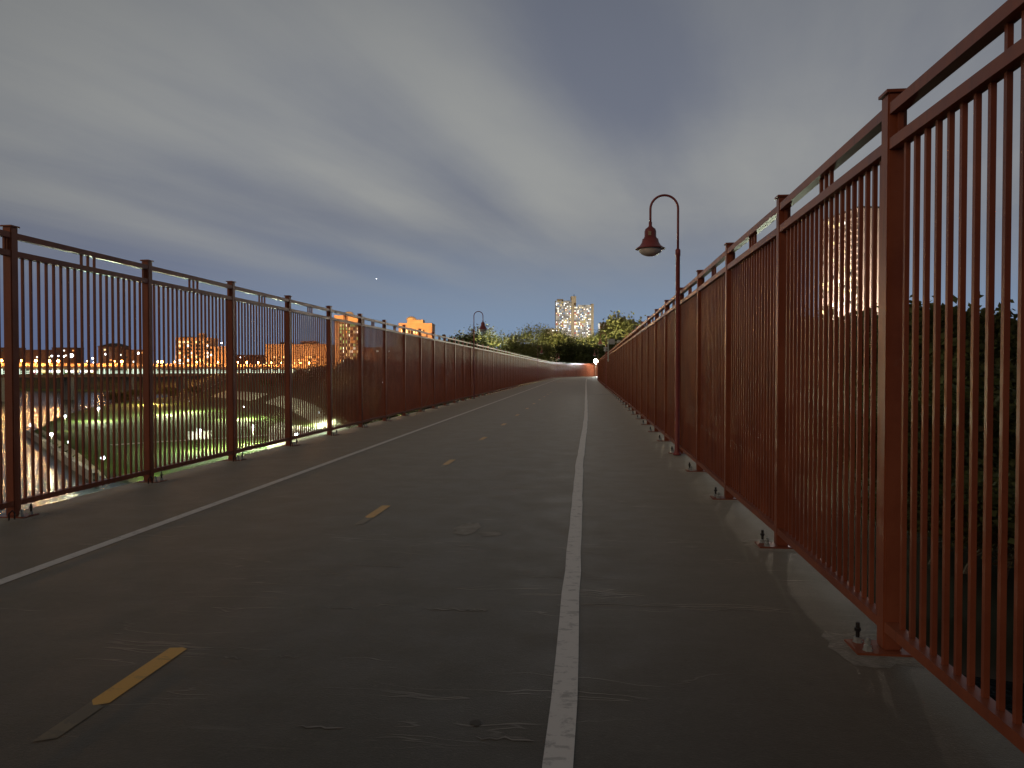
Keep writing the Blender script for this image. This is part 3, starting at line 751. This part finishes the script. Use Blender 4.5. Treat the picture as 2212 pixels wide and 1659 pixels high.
for kind, px, py, d, w, lb in (
 ('brown', 610, 808, 420, 1.3, 'dark tree below the left end of the long orange building'),
 ('brown', 655, 800, 400, 1.3, 'dark tree below the right end of the long orange building'),
 ('dark', 570, 822, 430, 1.3, 'dark tree overhanging the far park road'),
 ('brown', 700, 793, 360, 1.2, 'brown tree left of the colourful tower'),
 ('brown', 745, 785, 330, 1.2, 'brown tree in front of the colourful tower'),
 ('brown', 790, 780, 310, 1.2, 'brown tree right of the colourful tower'),
 ('brown', 835, 782, 290, 1.2, 'brown tree behind the left fence, below the low red building'),
 ('dark', 880, 778, 280, 1.2, 'dark tree below the second orange tower'),
 ('brown', 925, 772, 270, 1.2, 'brown tree right of the second orange tower'),
 ('brown', 745, 872, 235, 1.0, 'brown bush at the edge of the pale turning area'),
 ('brown', 790, 850, 230, 1.1, 'brown bush low on the bluff behind the left fence'),
 ('brown', 850, 835, 220, 1.1, 'brown bush midway along the bluff behind the left fence'),
 ('dark', 910, 820, 215, 1.1, 'dark bush high on the bluff behind the left fence'),
 ('brown', 540, 828, 470, 1.1, 'small tree under the end of the far bridge'),
 ('brown', 470, 838, 500, 1.4, 'sodium-lit tree on the slope below the far bridge, right of its group'),
 ('brown', 420, 836, 505, 1.4, 'sodium-lit tree on the slope below the far bridge, in the middle of its group'),
 ('brown', 365, 838, 510, 1.4, 'sodium-lit tree on the slope below the far bridge, left of its group'),
 ('brown', 300, 842, 515, 1.4, 'round sodium-lit tree below the far bridge near the second fence post'),
 ('brown', 245, 848, 520, 1.3, 'lowest sodium-lit tree below the far bridge by the water')):
    tree(kind, px, py, d, lb, G2, wide=w)
G3 = 'trees on the right bank'
for kind, px, py, d, w, lb in (
 ('dark', 1560, 735, 290, 1.2, 'dark tree behind the solid-looking part of the right fence'),
 ('dark', 1640, 722, 280, 1.2, 'dark tree left of the right tower, behind pickets'),
 ('dark', 1720, 716, 270, 1.2, 'dark tree at the left foot of the right tower'),
 ('dark', 1800, 706, 265, 1.2, 'dark tree in front of the right tower'),
 ('dark', 1880, 702, 262, 1.2, 'dark tree at the right foot of the right tower'),
 ('dark', 1960, 712, 255, 1.2, 'dark tree below the small yellow building'),
 ('dark', 2035, 690, 262, 1.0, 'tallest dark tree right of the near fence post'),
 ('dark', 2090, 697, 258, 1.0, 'dark tree beside the tallest one'),
 ('round', 2150, 728, 250, 1.0, 'lamp-lit green tree near the right edge'),
 ('round', 2205, 722, 255, 1.0, 'lamp-lit green tree at the right edge'),
 ('dark', 2260, 715, 250, 1.1, 'dark tree cut by the right edge'),
 ('dark', 1990, 800, 190, 1.2, 'low dark tree nearer the river behind the near pickets'),
 ('dark', 2090, 810, 185, 1.2, 'low dark tree nearer the river, second from the near post'),
 ('dark', 2190, 805, 180, 1.2, 'low dark tree nearer the river at the right edge'),
 ('dark', 1850, 812, 200, 1.2, 'low dark tree on the river flats left of the near post')):
    tree(kind, px, py, d, lb, G3, wide=w)
for i, (px, py, d, lb) in enumerate(((1010,762,238,'added lamp low between the left fence and the thin trees'),(1075,768,240,'added lamp low under the spreading pale tree'),(1135,776,236,'added lamp low under the middle of the tree row'),
      (1322,758,236,'added lamp low behind the right fence under the tallest green tree'),(1450,765,235,'added lamp behind the right fence at the end of the tree row'), (975,756,232,'added lamp low behind the left fence at the left end of the tree row'), (1040,766,236,'added lamp low behind the left fence right of the nearest left lamp'))):
    park_lamp(px, py, lb, 42000, (1.0, 0.95, 0.62), h=4.5, d=d, grp='added lamps lighting the trees at the end of the bridge')  # unseen lamps added to brighten the tree row
G4 = 'bushes on the dark right bank'
for kind, px, py, d, w, lb in (
 ('dark', 1985, 905, 120, 1.4, 'dark bush just right of the near fence post, level with the deck'),
 ('brown', 2060, 890, 112, 1.3, 'brownish bush second right of the near fence post'),
 ('dark', 2135, 880, 108, 1.4, 'dark bush third right of the near fence post'),
 ('dark', 2215, 870, 110, 1.4, 'dark bush at the right edge, level with the deck'),
 ('brown', 1900, 920, 132, 1.3, 'brownish bush behind the near fence post'),
 ('dark', 1830, 905, 150, 1.4, 'dark bush left of the near fence post, low through the pickets'),
 ('dark', 2010, 1080, 84, 1.5, 'low dark scrub right of the near post, below the bushes'),
 ('brown', 2085, 1060, 80, 1.5, 'low brownish scrub midway between the near post and the right edge'),
 ('dark', 2165, 1050, 78, 1.5, 'low dark scrub by the right edge'),
 ('dark', 2240, 1040, 80, 1.5, 'low dark scrub cut by the right edge'),
 ('dark', 1930, 1090, 95, 1.5, 'low dark scrub hidden by the near post'),
 ('brown', 1860, 1075, 108, 1.5, 'low brownish scrub left of the near post'),
 ('dark', 2030, 985, 98, 1.4, 'dark bush between the low scrub and the taller bushes near the post'),
 ('dark', 2120, 970, 94, 1.4, 'dark bush between the low scrub and the taller bushes by the right edge')):
    tree(kind, px, py, d, lb, G4, wide=w)
# ------------------------------------------------------------------ buildings
def unit_window(name='window'): mb = MB(); mb.box(-.5,.5,-.5,.5,-.5,.5); return mb
WIN = {k: unit_window().mesh('window', M[k]) for k in ('g_win_w','g_win_y','g_win_g','g_win_o','g_win_b','black_glass')}
def windows(root, grid, W_, H_, ww, wh, kinds, prob, x0=0, z0=0, seed=1, yf=0.0, limit=95):
    """windows of the front (local y = yf) on a grid; each lit window is a part"""
    r = random.Random(seed); nx_, nz = grid; cells = [(i, j) for j in range(nz) for i in range(nx_)]
    r.shuffle(cells); k = 0
    for i, j in cells:
        if r.random() > prob or k >= limit: continue
        o = link('window', WIN[r.choice(kinds)], root, (x0+W_*(i+.5)/nx_, yf-.05, z0+H_*(j+.5)/nz)); o.scale = (ww, .3, wh); k += 1
def building(name, label, px0, px1, pyt, d, depth, mat, zb=None, rz=0.0, group=None):
    a = at(px0, pyt, d); b = at(px1, pyt, d)
    z0 = gz(a.x, a.y)-.5 if zb is None else zb
    r = thing(name, label, 'building', (a.x, a.y, z0), YAW+rz, group)
    w = (b-a).length; h = a.z-z0
    mb = MB(); mb.box(0, w, 0, depth, 0, h); mb.build('wall', mat, r)
    mb = MB(); mb.box(-.3, w+.3, -.3, depth+.3, h+.003, h+.9); mb.build('roof_parapet', mat, r)
    return r, w, h
def penthouse(r, x0, x1, y0, y1, z, h, mat):
    mb = MB(); mb.box(x0, x1, y0, y1, z+.9, z+.9+h); mb.build('roof_penthouse', mat, r)
SL = [(.34,(.16,.15,.14)),(.2,(.45,.43,.38)),(.14,(.30,.29,.26)),(.10,(.62,.60,.54)),(.08,(.50,.40,.14)),(.05,(.45,.12,.08)),(.05,(.20,.30,.50)),(.04,(.55,.5,.4))]
M['slab'] = slab_mat('coloured_panels', 3.1, 3.0, SL)
D = 1230.0
r, w, h = building('apartment_tower', 'taller left slab of the lit twin towers, speckled with coloured panels', 1200.5, 1234, 650.6, D, 18, M['slab'], -2)
bulb(r, (w, -90, h*.6), 260000, (1.0,.95,.85), 2)
windows(r, (10, 40), w, h-4, 1.3, 1.5, ('g_win_w','g_win_w','g_win_y','g_win_b'), .30, z0=2, seed=3)
penthouse(r, w*.1, w*.5, 4, 14, h, 3, M['tan_concrete'])
r, w, h = building('apartment_tower', 'lower right slab of the lit twin towers with a tan end wall', 1240.5, 1277, 660, D-6, 18, M['slab'], -2)
windows(r, (11, 38), w, h-4, 1.3, 1.5, ('g_win_w','g_win_w','g_win_y','g_win_b'), .32, z0=2, seed=4)
mb = MB(); mb.box(w+.32, w+4.2, .4, 17, 0, h+3); mb.build('end_wall', M['tan_concrete'], r)
r, w, h = building('stair_tower', 'slim tan core rising highest between the twin towers', 1234.4, 1244.5, 641, D+2, 20, M['tan_concrete'], -2)
mb = MB(); mb.tube([(w*.6,5,h),(w*.6,5,h+4.5)], .5, 6); mb.build('mast', M['dark_roof'], r)
r, w, h = building('apartment_block', 'low pale block at the left foot of the twin towers', 1179, 1199, 711, 1150, 20, M['tan_concrete'], -2)
windows(r, (6, 16), w, h, 1.6, 1.6, ('g_win_w','g_win_y'), .3, seed=5, limit=30)
r, w, h = building('apartment_block', 'pale mid-rise block peeking left of the tallest green tree', 1296, 1318, 699, 1050, 20, M['slab'], -2)
windows(r, (7, 20), w, h, 1.6, 1.6, ('g_win_w','g_win_w','g_win_y'), .4, seed=6, limit=40)
r, w, h = building('apartment_block', 'tan block just showing above the tallest green tree', 1336, 1350, 688, 1100, 20, M['tan_concrete'], -2)
windows(r, (5, 8), w, 20, 1.6, 1.6, ('g_win_w','g_win_y'), .3, z0=h-30, seed=6, limit=10)
# right tower
n0 = at(1856, 486, 400); f0 = at(1777.5, 486, 436); top = at(1856, 449, 400).z
r = thing('apartment_tower', 'tall pink concrete tower behind the right fence with rows of balconies', 'building', (n0.x, n0.y, -3), math.atan2((n0-f0).y, (n0-f0).x))
Lf = math.hypot((n0-f0).x, (n0-f0).y); h = top+3
mb = MB(); mb.box(-Lf, 0, 0, 15, 0, h); mb.build('wall', M['pink_concrete'], r)
mb = MB(); mb.box(-Lf-.3, .3, -.3, 15.3, h+.003, h+1.0); mb.build('roof_parapet', M['dark_roof'], r)
nfl, nb = 27, 10
bulb(r, (-Lf*.6, -40, 24), 260000, (1.0,.84,.68), 1.5); bulb(r, (-Lf*.4, -30, 40), 130000, (1.0,.84,.68), 1.5); bulb(r, (32, 4, 30), 140000, (1.0,.82,.66), 2)  # unseen fill lights added to brighten the tower walls
mb = MB()
for j in range(nfl):
    z = 4+j*(h-6)/nfl; mb.box(-Lf+.3, -.4, -1.3, -.02, z, z+.25); mb.box(-Lf+.3, -.4, -1.3, -1.2, z+.25, z+1.15)
o = mb.build('balcony', M['pink_concrete'], r); o['kind'] = 'stuff'
windows(r, (nb, nfl), Lf-1, h-6, 2.6, 1.7, ('black_glass','g_win_y','g_win_w','g_win_y'), .36, x0=-Lf+.5, z0=5, seed=8, yf=-1.16)
r, w, h = building('apartment_block', 'small yellow-lit block right of the near fence post', 1952, 1985, 670, 420, 20, M['tan_concrete'], -2)
windows(r, (5, 9), w, h, 1.6, 1.4, ('g_win_w','g_win_y'), .35, seed=9, limit=20)
bulb(r, (w*.5, -8, h*.6), 9000, (1.0,.8,.4), .5)
r, w, h = building('apartment_block', 'low yellow-lit annexe stepping down right of the small block', 1988, 2003, 682, 430, 16, M['tan_concrete'], -2)
windows(r, (4, 8), w, h, 1.6, 1.4, ('g_win_w','g_win_y'), .4, seed=10, limit=14)
r, w, h = building('apartment_block', 'low lit block left of the pink tower, seen between pickets', 1745, 1776, 690, 470, 20, M['tan_concrete'], -2)
windows(r, (6, 6), w, h, 1.6, 1.5, ('g_win_w','g_win_y','g_win_b'), .4, seed=11, limit=20)
# campus buildings on the left, lit orange by sodium lamps
SOD = (1.0, 0.46, 0.14)
r, w, h = building('brick_apartments', 'stepped orange brick block with lit windows behind the far bridge', 379, 452, 731, 820, 25, M['brick'], -2)
windows(r, (12, 8), w, h-6, 2.0, 2.2, ('g_win_w','g_win_y','black_glass','black_glass','black_glass','black_glass'), .97, z0=4, seed=12, limit=96)
penthouse(r, w*.62, w*.78, 3, 14, h, 5, M['brick']); penthouse(r, w*.05, w*.45, 6, 18, h, 1.2, M['dark_roof'])
bulb(r, (w*.4, -34, 14), 70000, SOD, 1)
r, w, h = building('brick_apartments', 'lower orange wing attached right of the stepped brick block', 453, 492, 750, 815, 25, M['brick'], -2)
windows(r, (6, 5), w, h, 2, 2, ('g_win_w','black_glass'), .3, seed=13, limit=12)
bulb(r, (w*.5, -22, 9), 40000, SOD, 1)
r, w, h = building('long_building', 'long orange windowless building beyond the end of the far bridge', 573, 708, 745, 800, 40, M['brick'], -2)
penthouse(r, w*.22, w*.36, 5, 20, h, 2.2, M['dark_roof']); penthouse(r, w*.55, w*.78, 5, 20, h, 3.5, M['dark_brick']); 
windows(r, (16, 6), w, h*.62, 2.6, 1.6, ('g_win_o','g_win_y','black_glass','black_glass','black_glass','black_glass'), .8, seed=14, limit=95)
bulb(r, (w*.25, -45, 9), 110000, SOD, 1); bulb(r, (w*.78, -45, 9), 110000, SOD, 1)
r, w, h = building('office_tower', 'orange tower with green and red lit windows, its crown above the left fence', 722, 776, 683, 780, 28, M['brick'], -2)
windows(r, (7, 14), w*.78, h-12, 2.4, 2.4, ('g_win_g','g_win_o','g_win_g','g_win_y','g_win_w','black_glass','black_glass','black_glass'), .97, x0=w*.2, z0=4, seed=15, limit=98)
mb = MB(); mb.lathe([(5,h+.9),(5,h+3.5),(3.5,h+5),(.3,h+5.6)], (w*.5,10,0), 14); mb.build('roof_dome', M['tan_concrete'], r)
bulb(r, (w*.1, -44, 20), 90000, SOD, 1); bulb(r, (w*.8, -40, h+4), 90000, SOD, 1)
r, w, h = building('office_tower', 'second orange tower with small arched crown windows, right of the colourful one', 861, 933, 700, 700, 28, M['brick'], -2)
windows(r, (12, 1), w*.88, 4, 1.2, 3.4, ('g_win_y','black_glass'), .95, x0=w*.06, z0=h-9, seed=16)
windows(r, (12, 9), w, h-16, 2.0, 2.0, ('g_win_y','g_win_o','g_win_w','g_win_g','black_glass'), .28, z0=3, seed=17, limit=30)
penthouse(r, w*.24, w*.72, 4, 18, h, 3.6, M['tan_concrete'])
mb = MB(); mb.lathe([(5,h+4.6),(4.6,h+6),(2.6,h+7.4),(.3,h+8)], (w*.34,10,0), 14); mb.build('roof_dome', M['tan_concrete'], r)
bulb(r, (w*.2, -36, h+2), 75000, SOD, 1); bulb(r, (w*.8, -36, h+2), 75000, SOD, 1); bulb(r, (w*.5, -22, 10), 50000, SOD, 1)
r, w, h = building('low_building', 'low dark red building between the two orange towers', 778, 860, 752, 740, 25, M['dark_brick'], -2)
windows(r, (14, 4), w, h, 2.2, 1.6, ('g_win_o','g_win_g','g_win_w','black_glass'), .3, seed=18, limit=22)
bulb(r, (w*.4, -24, 8), 50000, SOD, 1)
for i, (a, b, t, d, lb) in enumerate(((-60, 30, 752, 900, 'dark low-rise roof at the extreme left of the skyline'), (48, 108, 757, 880, 'dark low-rise right of the first left fence post'), (112, 160, 752, 950, 'dark low-rise left of the cool white cluster of lamps'),
      (212, 262, 750, 860, 'hip-roofed dark building above the far bridge lamps'), (264, 310, 757, 840, 'dark low-rise right of the hip-roofed building'), (494, 570, 768, 870, 'dark low-rise between the brick block and the long orange building'))):
    r, w, h = building('low_building', lb, a, b, t, d, 22, M['dark_brick'], -2, group=None)
    windows(r, (12, 5), w, h, 2.2, 1.8, ('g_win_w','g_win_y','g_win_o','black_glass'), .2, seed=30+i, limit=14)
    if i == 3:
        mb = MB(); mb.add([(-1,-1,h+.9),(w+1,-1,h+.9),(w+1,23,h+.9),(-1,23,h+.9),(w*.3,11,h+5),(w*.7,11,h+5)], [(0,1,5,4),(1,2,5),(2,3,4,5),(3,0,4)]); mb.build('roof', M['dark_roof'], r)
    bulb(r, (w*.5, -20, 8), 7000, SOD, 1)
# ------------------------------------------------------------------ far road bridge across the river
A = at(-420, 799, 470); B = at(745, 799, 760)
ax = math.atan2(B.y-A.y, B.x-A.x); LB = math.hypot(B.x-A.x, B.y-A.y)
br = thing('road_bridge', 'long double-deck road bridge glowing orange and white across the river', 'bridge', (A.x, A.y, 0), ax)
mb = MB(); mb.box(0, LB, 0, 24, -4.2, -1.7); mb.build('girder', M['dark_brick'], br)
mb = MB(); mb.box(0, LB, .5, 23.5, 2.5, 3.3); mb.box(0, LB, 0, .5, 2.4, 4.4); mb.build('upper_deck', M['brick'], br)
mb = MB(); mb.box(0, LB, 9, 15, 3.3, 6.6); mb.box(0, LB, 8.6, 15.4, 6.6, 6.9); mb.build('covered_walkway', M['brick'], br)
mb = MB(); mb.box(0, LB, 12, 12.4, -1.7, 2.5); mb.build('lower_deck_wall', M['concrete'], br)
nb = 110
mep = one(lambda m: (m.box(0, LB/nb-1.6, -.1, .05, -1.2, -.5), m.box(0, LB/nb-1.6, -.1, .05, .3, .8))).mesh('glowing_rail_panel', M['g_panel'])  # railing panels and posts glow themselves, standing in for lower-deck lighting
mer = one(lambda m: m.box(LB/nb-1.2, LB/nb-.4, -.15, .1, -1.7, 2.4)).mesh('railing_post', M['g_panel'])
for k in range(nb):
    link('glowing_rail_panel', mep, br, (LB*k/nb, 0, 0)); link('railing_post', mer, br, (LB*k/nb, 0, 0))
for k in range(9):
    mb = MB(); x = LB*(k+.4)/9; mb.box(x-2, x+2, 4, 20, -24, -4.2); mb.build('pier', M['concrete'], br)
ca, sa = math.cos(ax), math.sin(ax)
def onb(s, y): return (A.x+ca*s-sa*y, A.y+sa*s+ca*y)
# street lamps on the bridge
mb = MB(); mb.lathe([(.15,0),(.12,4.9)], n=6); me_bp = mb.mesh('pole', M['pole'])
mb = MB(); mb.ball((0,0,5.2), .9, 10); me_bg = mb.mesh('lamp_globe', M['g_warm'], True)
def solve_s(px):
    best = min(range(0, int(LB)), key=lambda s: abs(proj(*onb(s, 1.5), 8)-px)); return best
RMi = RM.transposed()
def proj(x, y, z):
    v = RMi @ Vector((x, y, z-EYE)); return 1106+FOC*v.x/-v.z
lampx = (-190, -120, -60, 3, 46, 77, 108, 125, 191, 246, 262, 343, 350, 375, 426, 469, 516, 534, 558, 584, 606, 648, 667)
names = ['third outside the left edge of the view','second outside the left edge of the view','first outside the left edge of the view','just left of the first fence post','just right of the first fence post','second to the right of the first fence post','third to the right of the first fence post','dimmer, fourth to the right of the first fence post',
 'left of the train end','below the hip-roofed building','close beside the one below the hip-roofed building','just right of the second fence post','close pair partner right of the second fence post','under the left edge of the stepped brick block',
 'under the middle of the stepped brick block','under the orange wing of the brick block','just right of the third fence post','second right of the third fence post','under the left corner of the long orange building','third under the long orange building',
 'fourth under the long orange building','just right of the fourth fence post','near the right end of the far bridge']
for i, px in enumerate(lampx):
    s = solve_s(px); x, y = onb(s, 1.5)
    r = thing('bridge_lamp', 'sodium lamp on the far bridge, '+names[i], 'street lamp', (x, y, 3.3), 0, 'sodium lamps on the far bridge')
    link('pole', me_bp, r); link('lamp_globe', me_bg, r); bulb(r, (0, -1.7, 5.2), 15000 if i < 5 else 18000, SOD, .6)
# cool white lamps beyond the bridge
for i, (px, py, d, s_, lb) in enumerate(((153,768,860,2.4,'brightest cool white flood lamp on the left skyline'), (138,770,860,.8,'smaller white lamp left of the brightest skyline one'), (112,769,860,.9,'white lamp midway between the first post and the brightest skyline lamp'), (126,769,865,.7,'faint white lamp next to the brightest skyline lamp'),
      (200,774,850,1.0,'white lamp right of the brightest skyline lamp'), (203,783,845,.9,'low white lamp on the train side of the skyline'), (228,765,855,.9,'white lamp in front of the hip-roofed building'), (299,763,840,1.1,'white lamp left of the second fence post'), (476,741,812,1.0,'left of two white lamps over the orange wing'), (482,741,812,1.2,'right of two white lamps over the orange wing'),
      (518,772,830,.8,'white lamp just right of the third fence post'), (529,770,830,.7,'small white lamp beyond the third fence post'), (882,746,690,.9,'white lamp on the face of the second orange tower'), (892,794,300,.5,'small white lamp through the pickets below the second tower'))):
    p = at(px, py, d)
    r = thing('skyline_lamp', lb, 'lamp', (p.x, p.y, -2), 0, 'white lamps on the left skyline')
    mb = MB(); mb.lathe([(.15,0),(.1,p.z+2-.3)], n=6); mb.build('pole', M['pole'], r)
    mb = MB(); mb.ball((0,0,p.z+2), s_, 8); mb.build('lamp_globe', M['g_white'], r, smooth=True)
# train
s0 = solve_s(62); s1 = solve_s(204)
def train_mat():
    return slab_mat('train_wrap', 4.5, 1.7, [(.3,(.75,.75,.72)),(.2,(.75,.65,.08)),(.12,(.1,.15,.5)),(.12,(.7,.08,.2)),(.12,(.2,.55,.2)),(.14,(.8,.8,.3))], .6)
M['train'] = train_mat()
x, y = onb(s0, -.6); LT = s1-s0
r = thing('light_rail_train', 'colourful lit train standing on the lower deck of the far bridge', 'train', (x, y, -1.65), ax)
for k in range(2):
    mb = MB(); mb.box(LT*k/2+.4, LT*(k+1)/2-.4, 0, 2.6, .35, 3.6); b_ = mb.build('carriage', M['train'], r)
    nw = int(LT/2/3.4)
    for i in range(nw):
        mb = MB(); xx = LT*k/2+1.2+i*3.4; mb.box(xx, xx+2.7, -.06, -.01, 1.2, 3.0)
        mb.build('window', M[('g_win_w','g_win_w','g_win_y','g_win_b')[i % 4]], b_)
# a single star
p = at(813, 602, 6000)
mb = MB(); mb.ball((0,0,0), 3.2, 8); s_ = mb.build('star', M['g_star'], None, p, smooth=True); tag(s_, 'single bright star low in the sky above the left fence', 'star')
